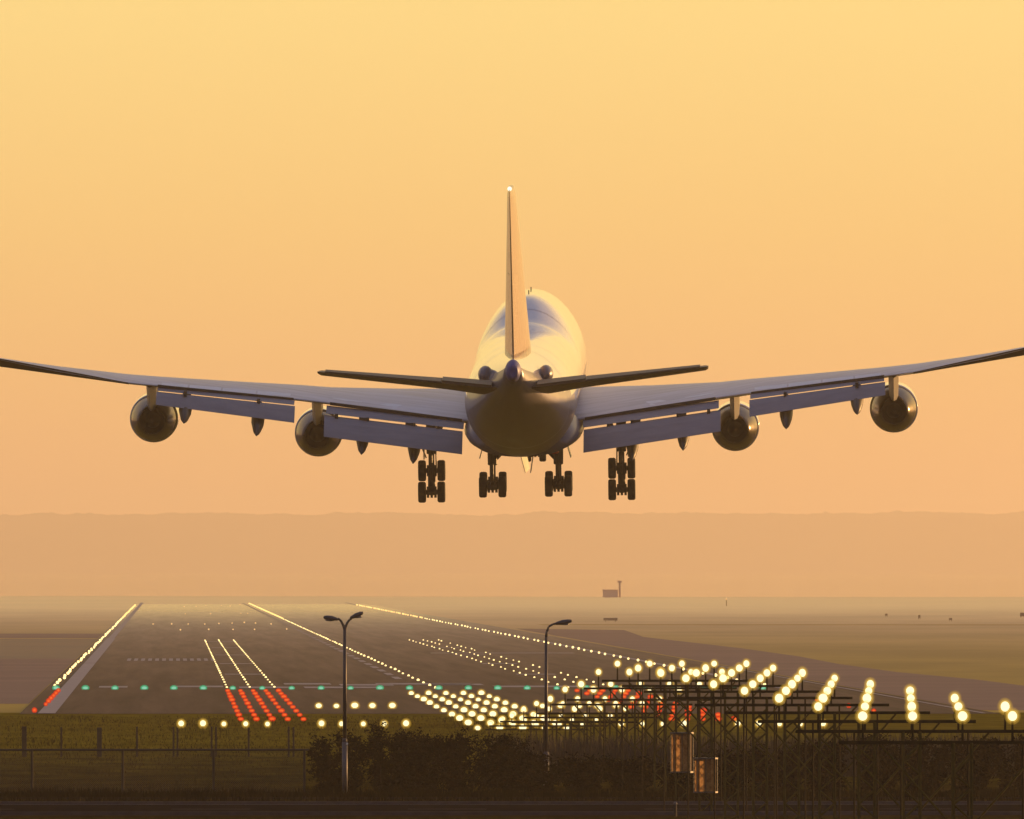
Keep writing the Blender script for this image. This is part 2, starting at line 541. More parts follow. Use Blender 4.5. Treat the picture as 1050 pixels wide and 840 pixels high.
# panel seams round the crown, as fine raised straps
for st in (26.2, 34.5, 41.5, 48.5, 54.5):
    bm = bmesh.new()
    a, zt, zb = interp(FUS, st, 1), interp(FUS, st, 2), interp(FUS, st, 3)
    a2, zt2, zb2 = interp(FUS, st + 0.07, 1), interp(FUS, st + 0.07, 2), interp(FUS, st + 0.07, 3)
    s1 = fus_sec(st, a + 0.012, zt + 0.012, zb - 0.012)
    s2 = fus_sec(st + 0.07, a2 + 0.012, zt2 + 0.012, zb2 - 0.012)
    loft(bm, [s1, s2], caps=False)
    mesh_obj('panel_seam', bm, M_wing, fus, smooth=True)

# aerofoil
def foil(n=14, t=0.12, te=0.004):
    up, lo = [], []
    for i in range(n + 1):
        u = 0.5 * (1 - math.cos(pi * i / n))
        y = 5 * t * (0.2969 * math.sqrt(u) - 0.126 * u - 0.3516 * u * u + 0.2843 * u ** 3 - 0.1036 * u ** 4)
        cam_ = 0.018 * (1 - (2 * u - 0.8) ** 2) if u < 0.9 else 0.0
        cam_ = 0.07 * u * (1 - u) * 0.8
        up.append((u, cam_ + y + te * u))
        lo.append((u, cam_ - y * 0.9 - te * u))
    return up[::-1] + lo[1:]
# x, LE station, TE station, LE z, TE z, thickness
WING = [(0.0, 19.5, 41.0, -2.2, -2.0, 0.125), (3.3, 23.0, 41.0, -1.95, -1.68, 0.120), (7.5, 27.2, 41.8, -1.35, -1.08, 0.105), (11.5, 31.0, 42.6, -0.80, -0.42, 0.092), (13.3, 32.5, 43.4, -0.50, -0.14, 0.09),
        (17.0, 35.7, 45.1, 0.02, 0.40, 0.088), (21.2, 39.4, 47.1, 0.66, 0.98, 0.086), (23.2, 41.0, 48.1, 0.98, 1.27, 0.085), (27.0, 44.3, 49.9, 1.72, 2.08, 0.082), (30.0, 46.9, 51.4, 2.32, 2.84, 0.08), (32.2, 48.8, 52.5, 2.82, 3.42, 0.078)]
def wing_at(x, k):
    x = abs(x)
    for i in range(len(WING) - 1):
        if WING[i][0] <= x <= WING[i + 1][0]:
            u = (x - WING[i][0]) / (WING[i + 1][0] - WING[i][0])
            return WING[i][k] * (1 - u) + WING[i + 1][k] * u
    return WING[-1][k]
def slab(bm, pts_a, pts_b):
    """solid between two end polygons"""
    loft(bm, [pts_a, pts_b])
def flap_end(x, st0, z0, st1, z1, th):
    """lens-shaped cross section of a flap from its nose to its trailing edge"""
    d = Vector((0, -(st1 - st0), z1 - z0))
    n = Vector((0, (z1 - z0), (st1 - st0))).normalized()
    if n.z < 0: n = -n
    a = P(x, st0, z0)
    out_ = []
    for u, k in ((0, 0.0), (0.04, 0.5), (0.15, 0.9), (0.4, 1.0), (0.75, 0.6), (1.0, 0.08)):
        out_.append(a + d * u + n * th * k)
    for u, k in ((1.0, -0.05), (0.6, -0.25), (0.2, -0.45), (0.05, -0.35)):
        out_.append(a + d * u + n * th * k)
    return out_
def mir(pts, s):
    return [Vector((p.x * s, p.y, p.z)) for p in pts]

for s in (-1, 1):
    bm = bmesh.new()
    secs = []
    for x, le, te, lz, tz, th in WING:
        ch = te - le
        secs.append([P(s * x, le + ch * u, lz + (tz - lz) * u + ch * v) for u, v in foil(16, th, 0.0035)])
    loft(bm, secs)
    wing = mesh_obj('wing', bm, M_wing, plane, smooth=True)
    bm = bmesh.new()                # spoiler hinge line and dark cove above the flaps
    for xa, xb in ((3.6, 11.3), (13.4, 21.2)):
        A = P(xa, wing_at(xa, 2) + 0.03, wing_at(xa, 4)); B = P(xb, wing_at(xb, 2) + 0.03, wing_at(xb, 4))
        A0 = P(xa, wing_at(xa, 2) - 0.4, wing_at(xa, 4)); B0 = P(xb, wing_at(xb, 2) - 0.4, wing_at(xb, 4))
        ea = [A0 + Vector((0, 0, 0.06)), A + Vector((0, 0, 0.06)), A + Vector((0, 0, -0.16)), A0 + Vector((0, 0, -0.16))]
        eb = [B0 + Vector((0, 0, 0.06)), B + Vector((0, 0, 0.06)), B + Vector((0, 0, -0.12)), B0 + Vector((0, 0, -0.12))]
        slab(bm, mir(ea, s), mir(eb, s))
    mesh_obj('flap_cove', bm, M_dark, wing)
    # spoiler panels on the upper surface
    for xa, xb in ((4.2, 6.5), (6.6, 8.9), (9.0, 11.2), (13.6, 15.5), (15.6, 17.5), (17.6, 19.4), (19.5, 21.0)):
        bm = bmesh.new()
        ends = []
        for x in (xa, xb):
            te, le, tz, lz = wing_at(x, 2), wing_at(x, 1), wing_at(x, 4), wing_at(x, 3)
            th = wing_at(x, 5)
            ch = te - le
            ring = []
            def up(u):
                y = 5 * th * (0.2969 * math.sqrt(u) - 0.126 * u - 0.3516 * u * u + 0.2843 * u ** 3 - 0.1036 * u ** 4)
                return P(x, le + ch * u, lz + (tz - lz) * u + ch * (0.056 * u * (1 - u) + y))
            for u in (0.86, 0.92, 0.98):
                ring.append(up(u) + Vector((0, 0, 0.035)))
            for u in (0.98, 0.92, 0.86):
                ring.append(up(u) - Vector((0, 0, 0.02)))
            ends.append(mir(ring, s))
        slab(bm, ends[0], ends[1])
        mesh_obj('spoiler', bm, M_spoil, wing)
    # inboard flap: vane and main panel; outboard flap likewise
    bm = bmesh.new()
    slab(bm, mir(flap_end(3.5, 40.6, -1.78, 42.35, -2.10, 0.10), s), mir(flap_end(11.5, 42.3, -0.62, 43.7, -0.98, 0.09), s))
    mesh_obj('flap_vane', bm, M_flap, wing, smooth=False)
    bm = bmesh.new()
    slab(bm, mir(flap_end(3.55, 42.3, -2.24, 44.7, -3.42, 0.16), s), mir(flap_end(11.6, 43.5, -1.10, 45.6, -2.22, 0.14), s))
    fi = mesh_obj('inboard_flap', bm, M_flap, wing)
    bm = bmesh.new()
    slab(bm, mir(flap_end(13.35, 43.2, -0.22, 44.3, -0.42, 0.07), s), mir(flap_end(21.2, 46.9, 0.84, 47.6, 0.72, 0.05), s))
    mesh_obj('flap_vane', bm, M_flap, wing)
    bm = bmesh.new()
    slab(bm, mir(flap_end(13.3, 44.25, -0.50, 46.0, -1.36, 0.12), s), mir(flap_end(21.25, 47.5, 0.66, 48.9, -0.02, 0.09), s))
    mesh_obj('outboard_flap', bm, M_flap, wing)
    # flap hinge brackets across the slot
    for x, st, z in ((5.0, 42.3, -1.98), (6.6, 42.5, -1.76), (9.3, 43.0, -1.38), (10.9, 43.4, -1.12), (15.4, 45.0, -0.10), (19.6, 46.9, 0.54)):
        bm = bmesh.new()
        box(bm, s * x - 0.09 - (0.2 if x in (6.6, 9.3) else 0), s * x + 0.09 + (0.2 if x in (6.6, 9.3) else 0), TAIL - st - 0.45, TAIL - st + 0.35, z - 0.2, z + 0.1)
        mesh_obj('flap_bracket', bm, M_dark, wing)
    # outboard aileron
    bm = bmesh.new()
    def ail(x):
        te, tz = wing_at(x, 2), wing_at(x, 4)
        k = (x - 23.0) / 9.0
        lo_ = 0.16 + 0.46 * k
        return [P(x, te - 1.3, tz + 0.0 - lo_ * 0.3), P(x, te + 0.02, tz + 0.015), P(x, te + 0.02, tz - 0.03), P(x, te - 1.0, tz - lo_), P(x, te - 1.3, tz - lo_)]
    slab(bm, mir(ail(22.9), s), mir(ail(32.0), s))
    mesh_obj('aileron', bm, M_stab, wing)
    # flap track fairings
    for x, st0, st1, zt, zb in ((6.4, 38.5, 45.7, -2.2, -3.85), (9.4, 39.5, 46.2, -1.7, -3.25), (15.45, 41.6, 48.2, -0.5, -1.95), (19.6, 43.8, 49.9, 0.3, -1.05)):
        bm = bmesh.new()
        secs = []
        for u, k in ((0, 0.1), (0.12, 0.55), (0.35, 1.0), (0.6, 0.95), (0.82, 0.6), (1.0, 0.06)):
            st = st0 + (st1 - st0) * u
            zc = zt + (zb - zt) * (0.15 + 0.85 * u)
            hw, hh = 0.40 * k, 0.55 * k
            secs.append([P(s * x + hw * math.cos(2 * pi * i / 12), st, zc + 0.35 * (1 - u) + hh * math.sin(2 * pi * i / 12)) for i in range(12)])
        loft(bm, secs)
        mesh_obj('flap_track_fairing', bm, M_strut, wing, smooth=True)

# engines
ENG = [(-21.75, 42.8, -1.36), (-12.35, 34.5, -2.86), (12.35, 34.5, -2.86), (21.75, 42.8, -1.36)]   # x, station of the nozzle, z
for x, st, z in ENG:
    e = empty('engine', P(x, st, z))
    e.parent = plane
    bm = bmesh.new()
    lathe(bm, [(7.35, 1.02), (7.5, 1.12), (7.45, 1.2), (7.0, 1.31), (6.0, 1.40), (4.5, 1.43), (3.2, 1.42), (2.4, 1.40), (2.38, 1.30), (4.0, 1.2), (6.6, 1.06)], 40, 'Y', close_ends=False)
    mesh_obj('fan_cowl', bm, M_white, e, smooth=True)
    bm = bmesh.new()
    lathe(bm, [(2.55, 1.36), (2.0, 1.30), (1.2, 1.14), (0.4, 0.92), (0.0, 0.78), (-0.02, 0.72), (0.3, 0.74), (1.2, 0.80)], 40, 'Y', close_ends=False)
    mesh_obj('exhaust_nozzle', bm, M_metal, e, smooth=True)
    bm = bmesh.new()
    lathe(bm, [(1.25, 0.8), (1.2, 0.5), (0.9, 0.44), (0.3, 0.28), (-0.1, 0.06)], 28, 'Y')
    mesh_obj('exhaust_cone', bm, M_hot, e, smooth=True)
    bm = bmesh.new()
    lathe(bm, [(6.5, 1.06), (6.52, 0.4), (6.9, 0.22), (7.1, 0.03)], 28, 'Y')
    mesh_obj('fan_disc', bm, M_hot, e, smooth=True)
    # pylon from cowl crown up into the wing
    zt = (wing_at(x, 3) + wing_at(x, 4)) / 2 - z - 0.1
    bm = bmesh.new()
    s1 = [Vector((dx, dy, 1.05 if dy > 0.6 else 0.70)) for dx, dy in ((0.0, -1.4), (0.26, 0.6), (0.3, 3.5), (0.05, 6.0), (-0.05, 6.0), (-0.3, 3.5), (-0.26, 0.6))]
    s2 = [Vector((dx, dy - 1.2, zt)) for dx, dy in ((0.0, -2.2), (0.28, 0.6), (0.3, 2.6), (0.05, 4.2), (-0.05, 4.2), (-0.3, 2.6), (-0.28, 0.6))]
    loft(bm, [s1, s2])
    mesh_obj('pylon', bm, M_bronze, e)

# fin and rudder
FIN = [(3.0, 50.5, 66.6, 0.098), (5.0, 53.2, 67.3, 0.098), (9.0, 58.6, 68.8, 0.09), (12.9, 64.2, 70.2, 0.08), (13.3, 65.1, 70.35, 0.055)]
bm = bmesh.new()
loft(bm, [[P((te - le) * y, le + (te - le) * u, z) for u, y in [(a, b) for a, b in [(q[0], q[1] - 0.056 * q[0] * (1 - q[0])) for q in foil(16, th, 0.002)] if True]] for z, le, te, th in [(z_, interp(FIN, z_, 1), interp(FIN, z_, 2), interp(FIN, z_, 3)) for z_ in (3.0, 3.7, 4.4, 5.0, 6, 7, 8, 9, 10, 11, 12, 12.9, 13.15, 13.3)]])
fin = mesh_obj('fin', bm, M_finp, plane, smooth=True)
for zs in ((3.75, 5.0, 8.3), (8.38, 9.0, 12.8)):
    bm = bmesh.new()
    secs = []
    for z in zs:
        le, te, th = interp(FIN, z, 1), interp(FIN, z, 2), interp(FIN, z, 3)
        ch = te - le
        def hy(u): return 5 * th * (0.2969 * math.sqrt(u) - 0.126 * u - 0.3516 * u * u + 0.2843 * u ** 3 - 0.1036 * u ** 4)
        us = (0.70, 0.8, 0.9, 1.006)
        secs.append([P(ch * (hy(min(u, 1)) * 0.98 + 0.0035), le + ch * u, z) for u in us] + [P(-ch * (hy(min(u, 1)) * 0.98 + 0.0035), le + ch * u, z) for u in us[::-1]])
    loft(bm, secs)
    mesh_obj('rudder', bm, M_finp, fin, smooth=False)
bm = bmesh.new()
ball(bm, P(0, 70.05, 13.34), 0.13, 12, (1, 1.6, 1))
mesh_obj('tail_light', bm, emis('tail_lamp', (1.0, 0.93, 0.7), 1.4), fin, smooth=True)

# tailplane
STAB = [(0.6, 56.0, 65.4, 1.22, 1.66, 0.095), (1.6, 56.8, 65.9, 1.34, 1.78, 0.09), (4.0, 58.8, 66.6, 1.72, 2.10, 0.08), (11.0, 65.0, 69.4, 2.74, 2.98, 0.065), (11.15, 65.6, 69.4, 2.8, 3.0, 0.04)]
for s in (-1, 1):
    bm = bmesh.new()
    loft(bm, [[P(s * x, le + (te - le) * u, lz + (tz - lz) * u + (te - le) * (-v)) for u, v in foil(14, th, 0.004)] for x, le, te, lz, tz, th in STAB])
    tp = mesh_obj('tailplane', bm, M_stab, plane, smooth=True)
    for xa, xb, dz in ((1.3, 4.1, 0.10), (4.15, 10.7, 0.03)):
        bm = bmesh.new()
        ends = []
        for x in (xa, xb):
            te, tz, le = interp(STAB, x, 2), interp(STAB, x, 4), interp(STAB, x, 1)
            c = (te - le) * 0.26
            h = (te - le) * 0.018
            ends.append(mir([P(x, te - c, tz + h + dz), P(x, te + 0.02, tz + 0.05 + dz), P(x, te + 0.02, tz - 0.02), P(x, te - c, tz - h * 1.6)], s))
        slab(bm, ends[0], ends[1])
        mesh_obj('elevator', bm, M_stab, tp)
    bm = bmesh.new()                # bulged seal where the tailplane pivots in the body
    ball(bm, P(s * 1.74, 61.0, 2.22), 0.60, 16, (0.72, 1.9, 0.85))
    mesh_obj('pivot_fairing', bm, M_belly, tp, smooth=True)

# landing gear
def tyre_bm(bm, c, r=0.625, wd=0.46):
    prof = [(-wd / 2, r * 0.62), (-wd / 2, r * 0.86), (-wd * 0.42, r * 0.95), (-wd * 0.25, r), (wd * 0.25, r), (wd * 0.42, r * 0.95), (wd / 2, r * 0.86), (wd / 2, r * 0.62)]
    b2 = bmesh.new()
    lathe(b2, prof, 28, 'X')
    for v in b2.verts: v.co += Vector(c)
    me = bpy.data.meshes.new('t'); b2.to_mesh(me); b2.free(); bm.from_mesh(me); bpy.data.meshes.remove(me)
def gear(name, x, st, z, tilt, top, wheels4=True, half=0.57, r=0.625, wd=0.46, brace=0):
    g = empty(name, P(x, st, z))
    g.parent = plane
    rows = [(0.735, ), (-0.735, )] if wheels4 else [(0.0,)]
    for (a,) in rows:
        dy, dz = a * math.cos(tilt), a * math.sin(tilt)
        for sx in (-1, 1):
            bm = bmesh.new()
            tyre_bm(bm, (sx * half, dy, dz), r, wd)
            wh = mesh_obj('wheel', bm, M_tyre, g, smooth=False)
            bm = bmesh.new()
            lathe(bm, [(sx * half - wd * 0.38, r * 0.28), (sx * half - wd * 0.3, r * 0.58), (sx * half + wd * 0.3, r * 0.58), (sx * half + wd * 0.38, r * 0.28)], 20, 'X', off=(0, dy, dz))
            mesh_obj('hub', bm, M_rim, wh)
        bm = bmesh.new()
        tube(bm, (-half, dy, dz), (half, dy, dz), 0.15, seg=12)
        for sx in (-0.22, 0.0, 0.22):
            tube(bm, (sx - 0.07, dy, dz), (sx + 0.07, dy, dz), 0.34, seg=14)
        mesh_obj('axle', bm, M_strut, g)
    if wheels4:
        bm = bmesh.new()
        d = Vector((0, math.cos(tilt), math.sin(tilt)))
        tube(bm, -d * 0.85, d * 0.85, 0.21, 0.24, seg=12)
        mesh_obj('truck_beam', bm, M_strut, g)
    bm = bmesh.new()
    path_tube(bm, [Vector((0, 0, 0)), Vector((0, 0.05, top * 0.45)), Vector((0, 0.06, top * 0.46)), Vector((0, 0.12, top))], [0.18, 0.18, 0.29, 0.31], 14)
    # torque links behind the strut
    tube(bm, (0, -0.18, 0.1), (0, -0.5, top * 0.24), 0.07); tube(bm, (0, -0.5, top * 0.24), (0, -0.15, top * 0.5), 0.07)
    mesh_obj('strut', bm, M_strut, g)
    bm = bmesh.new()
    if brace:
        tube(bm, (0, 0.1, top * 0.5), (brace * top * 0.62, 0.1, top * 1.02), 0.12)
        tube(bm, (0, 0.1, top * 0.55), (-brace * 0.35, 0.3, top), 0.07)
    tube(bm, (0, 0.1, top * 0.4), (0, top * 0.7, top), 0.15)
    mesh_obj('side_brace', bm, M_strut, g)
    return g
for s in (-1, 1):
    gw = gear('wing_gear', s * 5.62, 34.2, -5.68, R(56), 3.6, brace=-s * 0.35)
    gb = gear('body_gear', s * 1.94, 37.2, -5.72, R(7), 2.6, brace=-s * 0.8)
    bm = bmesh.new()                # wing gear door hanging beside the strut
    box(bm, s * 0.42 - 0.03, s * 0.42 + 0.03, -0.8, 0.6, 1.35, 3.2)
    mesh_obj('gear_door', bm, M_belly, gw)
    bm = bmesh.new()
    tube(bm, (s * 0.30, -0.1, 1.4), (s * 0.75, 0.2, 2.5), 0.04)
    tube(bm, (-s * 0.28, 0.1, 0.7), (-s * 0.26, 0.1, 2.4), 0.04)
    mesh_obj('brake_hose', bm, M_strut, gw)
    bm = bmesh.new()
    v = [Vector((s * 0.56, -0.6, 2.15)), Vector((s * 0.61, -0.6, 2.15)), Vector((s * 0.78, -0.6, 1.58)), Vector((s * 0.72, -0.6, 1.58))]
    slab(bm, v, [p + Vector((0, 1.5, 0)) for p in v])
    mesh_obj('gear_door', bm, M_belly, gb)
gn = gear('nose_gear', 0.0, 7.8, -5.70, 0, 2.6, wheels4=False, half=0.45, r=0.62, wd=0.42)
bm = bmesh.new()                    # body gear inner doors: one catches the sun, the other is seen edge on
v = [P(-0.42, 35.9, -3.6), P(-0.08, 34.8, -3.6), P(0.22, 34.8, -4.95), P(-0.02, 35.9, -5.15)]
slab(bm, v, [p + Vector((-0.04, 0.013, 0)) for p in v])
mesh_obj('gear_door', bm, M_white, plane)
bm = bmesh.new()
v = [P(0.50, 39.5, -3.7), P(0.55, 39.5, -3.7), P(0.36, 39.7, -4.9), P(0.31, 39.7, -4.9)]
slab(bm, v, [p + Vector((0.0, 2.2, 0)) for p in v])
mesh_obj('gear_door', bm, M_belly, plane)

# place the airliner: tail cone at the pixel and distance it has in the photograph
PD = 980.0
heading = YAW + R(1.17)
Rm = Matrix.Rotation(-heading, 4, 'Z') @ Matrix.Rotation(R(4.1), 4, 'X') @ Matrix.Rotation(R(-0.75), 4, 'Y')
tail = Vector((math.sin(YAW) * PD + 0.05, math.cos(YAW) * PD, CAMZ + (583 - 381) / FPX * PD))
plane.matrix_world = Matrix.Translation(tail - Rm @ Vector((0, 0, 2.82))) @ Rm

# ------------------------------------------------------------------ lights of the airfield
E_white = emis('lamp_white', (1.0, 0.91, 0.56), 1.9)
E_warm = emis('lamp_warm', (1.0, 0.74, 0.30), 2.2)
E_amber = emis('lamp_amber', (1.0, 0.62, 0.20), 2.0)
E_faint = emis('lamp_faint', (1.0, 0.60, 0.24), 1.0)
E_red = emis('lamp_red', (1.0, 0.10, 0.012), 2.2)
E_redhot = emis('lamp_red_core', (1.0, 0.22, 0.03), 1.35)
E_green = emis('lamp_green', (0.10, 0.80, 0.42), 1.3)
E_greenc = emis('lamp_green_core', (0.55, 1.0, 0.82), 1.0)
G_glow = cover('lamp_halo', (1.0, 0.62, 0.09), 1.0, 0.24)  # halo shells: lamp glow painted as added spheres
G_out = cover('lamp_outer_halo', (0.95, 0.55, 0.07), 0.9, 0.12)
G_red = cover('red_halo', (1.0, 0.035, 0.006), 0.75, 0.6)
G_green = cover('green_halo', (0.03, 0.50, 0.22), 0.75, 0.62)
M_trestle = mat('trestle_steel', (0.085, 0.066, 0.016), 0.85, var=0.3, scale=3, spec=0.08)
M_trd = mat('beam_steel', (0.026, 0.020, 0.009), 0.85, var=0.3, scale=3, spec=0.08)
M_guard = mat('climb_guard_sheet', (0.46, 0.28, 0.13), 0.6, col2=(0.20, 0.10, 0.045), scale=5.0, spec=0.2)
_t = M_guard.node_tree                  # thin plastic sheet: the sun behind it shines through
_b = _t.nodes['Principled BSDF']
_o = [n for n in _t.nodes if n.type == 'OUTPUT_MATERIAL'][0]
_tr = _t.nodes.new('ShaderNodeBsdfTranslucent')
_m = _t.nodes.new('ShaderNodeMixShader')
_m.inputs[0].default_value = 0.75
_t.links.new(_b.inputs['Base Color'].links[0].from_socket, _tr.inputs[0])
_t.links.new(_b.outputs[0], _m.inputs[1])
_t.links.new(_tr.outputs[0], _m.inputs[2])
_t.links.new(_m.outputs[0], _o.inputs['Surface'])

def lamp_mesh(r, seg=14):
    bm = bmesh.new()
    ball(bm, (0, 0, 0), r, seg)
    return bm

# trestles carrying bars of five lamps
HT = [3.75] * 9 + [4.26, 4.96, 5.4, 6.05, 6.5, 7.0, 7.6, 8.1, 8.57]
SP = 1.27
lens_me = None
def make_lamp(parent, loc, r, e, gl, name='lamp'):
    bm = bmesh.new()
    ball(bm, (0, 0, 0), r, 14)
    o = mesh_obj(name, bm, e, parent, smooth=True, loc=loc)
    bm = bmesh.new()
    ball(bm, (0, 0, 0), r * 1.35, 14)
    mesh_obj('lamp_halo', bm, gl, o, smooth=True)
    bm = bmesh.new()
    ball(bm, (0, 0, 0), r * 1.75, 14)
    mesh_obj('outer_halo', bm, G_out, o, smooth=True)
    return o
proto_lamp = None
for n, hh in enumerate(HT):
    d = 436 + 30 * n
    zc = CAMZ - hh
    cx = 20.1
    t = empty('light_trestle', (cx, d, 0))
    pos = 'nearest' if n == 0 else nth(n) + ' nearest'
    look = 'tall lattice' if n < 7 else ('lattice, tin-clad' if n < 9 else ('shortening' if n < 14 else 'low'))
    tag(t, f'{look} steel trestle with five white approach lamps, {pos} of the row', 'light trestle', 'trestles of the approach light row')
    zb = zc - 0.72 if zc > 1.6 else zc - 0.35
    for k in range(5):
        x = (k - 2) * SP
        if proto_lamp is None:
            o = make_lamp(t, (x, 0, zc), 0.118, E_white, G_glow)
            proto_lamp = o
        else:
            o = copy_tree(proto_lamp, t)
            o.location = (x, 0, zc)
            q_ = rnd.uniform(0.9, 1.1)
            o.scale = (q_, q_, q_ * rnd.uniform(1.0, 1.15))
        bm = bmesh.new()
        tube(bm, (x, 0.02, zb + 0.05), (x, 0.02, zc - 0.10), 0.035, 0.03, 6)
        box(bm, x - 0.06, x + 0.06, 0.06, 0.22, zc - 0.09, zc + 0.07)
        mesh_obj('lamp_post', bm, M_trd, t)
    if n == 17:
        bm = bmesh.new(); box(bm, -2.8, 2.8, -0.05, 0.05, zb, zb + 0.07)
        mesh_obj('beam', bm, M_trd, t)
        bm = bmesh.new()
        for x in (-2.6, 0, 2.6): tube(bm, (x, 0, -0.1), (x, 0, zb), 0.04)
        mesh_obj('tower', bm, M_trestle, t)
        continue
    bm = bmesh.new()
    box(bm, -3.15, 3.15, -0.05, 0.05, zb, zb + 0.09)
    box(bm, -3.15, 3.15, 0.30, 0.38, zb, zb + 0.06)
    for x in (-3.1, -1.9, -0.65, 0.65, 1.9, 3.05):
        box(bm, x, x + 0.05, 0.052, 0.298, zb + 0.01, zb + 0.05)
    mesh_obj('beam', bm, M_trd, t)
    bm = bmesh.new()                 # square lattice tower
    hw = 0.23
    for ax in (-hw, hw):
        for ay in (-0.1, 0.42):
            tube(bm, (ax, ay, -0.15), (ax, ay, zb + 0.04), 0.042, seg=6)
    z = 0.0
    sgn = 1
    while z < zb - 0.42:
        for ay in (-0.1, 0.42):
            tube(bm, (-hw * sgn, ay, z), (hw * sgn, ay, z + 0.4), 0.024, seg=4)
        for ax in (-hw, hw):
            tube(bm, (ax, -0.1 if sgn > 0 else 0.42, z), (ax, 0.42 if sgn > 0 else -0.1, z + 0.4), 0.018, seg=4)
        z += 0.4
        sgn = -sgn
    mesh_obj('tower', bm, M_trestle, t)
    if zb > 2.2:
        for sx in (-1, 1):
            bm = bmesh.new()
            ly = min(2.1, zb - 1.0)
            tube(bm, (sx * 2.1, 0.1, zb), (sx * hw, 0.1, zb - ly), 0.032, seg=5)
            mesh_obj('brace', bm, M_trestle, t)
    if zb > 1.0:
        for sx in (-1, 1):
            bm = bmesh.new()
            tube(bm, (sx * 1.55, 0.34, -0.1), (sx * 1.55, 0.34, zb), 0.03, seg=5)
            mesh_obj('prop', bm, M_trd, t)
    if n in (7, 8):
        z0, z1 = (0.78, 2.05) if n == 7 else (1.18, 2.72)
        bm = bmesh.new()
        prof_ = [Vector((0.40 * math.cos(a), 0.16 + 0.40 * math.sin(a), 0)) for a in [pi + pi * q / 6 for q in range(7)]]
        for a, b in zip(prof_, prof_[1:]):
            bm.faces.new([bm.verts.new(p) for p in (a + Vector((0, 0, z0)), b + Vector((0, 0, z0)), b + Vector((0, 0, z1)), a + Vector((0, 0, z1)))])
        gd = mesh_obj('climb_guard', bm, M_guard, t)
        bm = bmesh.new()
        for zz in (z0, z1):
            lathe(bm, [(zz - 0.03, 0.42), (zz - 0.03, 0.47), (zz + 0.03, 0.47), (zz + 0.03, 0.42)], 8, 'Z', off=(0, 0.16, 0))
        for i in range(8):
            a = 2 * pi * i / 8
            tube(bm, (0.44 * math.cos(a), 0.16 + 0.44 * math.sin(a), z0), (0.44 * math.cos(a), 0.16 + 0.44 * math.sin(a), z1), 0.018, seg=5)
        mesh_obj('guard_rail', bm, M_strut, gd)

# lights standing on the ground: each a little stake with a lamp
def ground_light(name, r, e, gl, sx=1.0):
    bm = bmesh.new()
    tube(bm, (0, 0, -0.15), (0, 0, 0.02), 0.03, seg=6)
    o = mesh_obj(name, bm, M_trd)
    bm = bmesh.new(); ball(bm, (0, 0, r), r, 12, (sx, 1, 1))
    l = mesh_obj('lamp', bm, e, o, smooth=True)
    if gl:
        bm = bmesh.new(); ball(bm, (0, 0, r), r * (1.45 if gl is G_glow else 2.0), 12, ((1 + sx) / 2, 1, 1))
        mesh_obj('lamp_halo', bm, gl, l, smooth=True)
        if gl is G_glow:
            bm = bmesh.new(); ball(bm, (0, 0, r * 0.9), r * 1.85, 12, ((1 + sx) / 2, 1, 1.05))
            mesh_obj('outer_halo', bm, G_out, l, smooth=True)
    return o
used = {}
def place(proto, loc, label, cat, group):
    if proto.name not in used:
        used[proto.name] = 1
        o = proto
    else:
        o = copy_tree(proto)
    o.location = loc
    q_ = rnd.uniform(0.85, 1.15)
    o.scale = (q_, q_, q_)
    return tag(o, label, cat, group)
p_app = ground_light('approach_light', 0.15, E_white, G_glow, 1.25)
for n in range(18, 28):
    d = 436 + 30 * n
    for k in range(5):
        place(p_app, (17.4 + SP * k * 1.0 + rnd.uniform(-.03, .03), d + rnd.uniform(-.4, .4), 0.0), f'white approach light on the ground, {nth(k)} from left in {nth(27 - n)} bar before green line', 'approach light', 'ground bars of approach lights')
p_cross = ground_light('crossbar_light', 0.15, E_white, G_glow)
for sd_, xs_ in (('left', (0.55, 1.8, 3.0, 4.25, 5.5, 8.6, 9.75, 11.0, 12.2, 13.45)), ('right', (25.8, 27.0, 28.2, 29.4, 32.5, 33.7, 34.9, 36.1, 37.4))):
    for k, x in enumerate(xs_):
        place(p_cross, (x, 985, 0.15), f'yellow-white crossbar light on the grass before the runway, {nth(k)} from left on the {sd_} arm', 'crossbar light', 'long crossbar lights on the grass')
p_short = ground_light('crossbar_light', 0.15, E_white, G_glow, 1.3)
for sd_, xs_ in (('left', (9.6, 10.75, 11.95, 13.1, 14.4)), ('right', (24.2, 25.4, 26.6, 27.8, 29.0))):
    for k, x in enumerate(xs_):
        place(p_short, (x, 1120, 0.1), f'white light of the short crossbar between grass and green line, {nth(k)} on its {sd_} arm', 'crossbar light', 'short crossbar lights')
p_red = ground_light('red_side_light', 0.072, E_redhot, G_red, 1.9)
for sd_, xx in (('left', 4.15), ('right', 30.0)):
    for n in range(9):
        d = 1030 + 30 * n
        for k in range(5):
            place(p_red, (xx + 0.94 * k, d, 0.1), f'red barrette light, {nth(k)} from left in {nth(8 - n)} row from green line, {sd_} red block', 'red light', f'red barrette lights, {sd_} block')
p_rede = ground_light('red_edge_light', 0.085, E_redhot, G_red)
for sd_, xx, ds in (('left', -8.35, (1090, 1140, 1165, 1190, 1215, 1240, 1265)), ('right', 44.4, (1085, 1125, 1180, 1235))):
    for k, d in enumerate(ds):
        place(p_rede, (xx - (0.35 if (sd_ == 'left' and k == 0) else 0), d, 0.12), f'red edge light before the threshold, {nth(k)} nearest on the {sd_} side', 'red light', 'red edge lights before the threshold')
p_green = ground_light('threshold_light', 0.10, E_greenc, G_green, 1.8)
for k in range(25):
    if k == 8: pass
    place(p_green, (-8.75 + 2.23 * k, YT, 0.05), f'green threshold light, {nth(k)} from the left across the runway end', 'threshold light', 'green threshold lights')

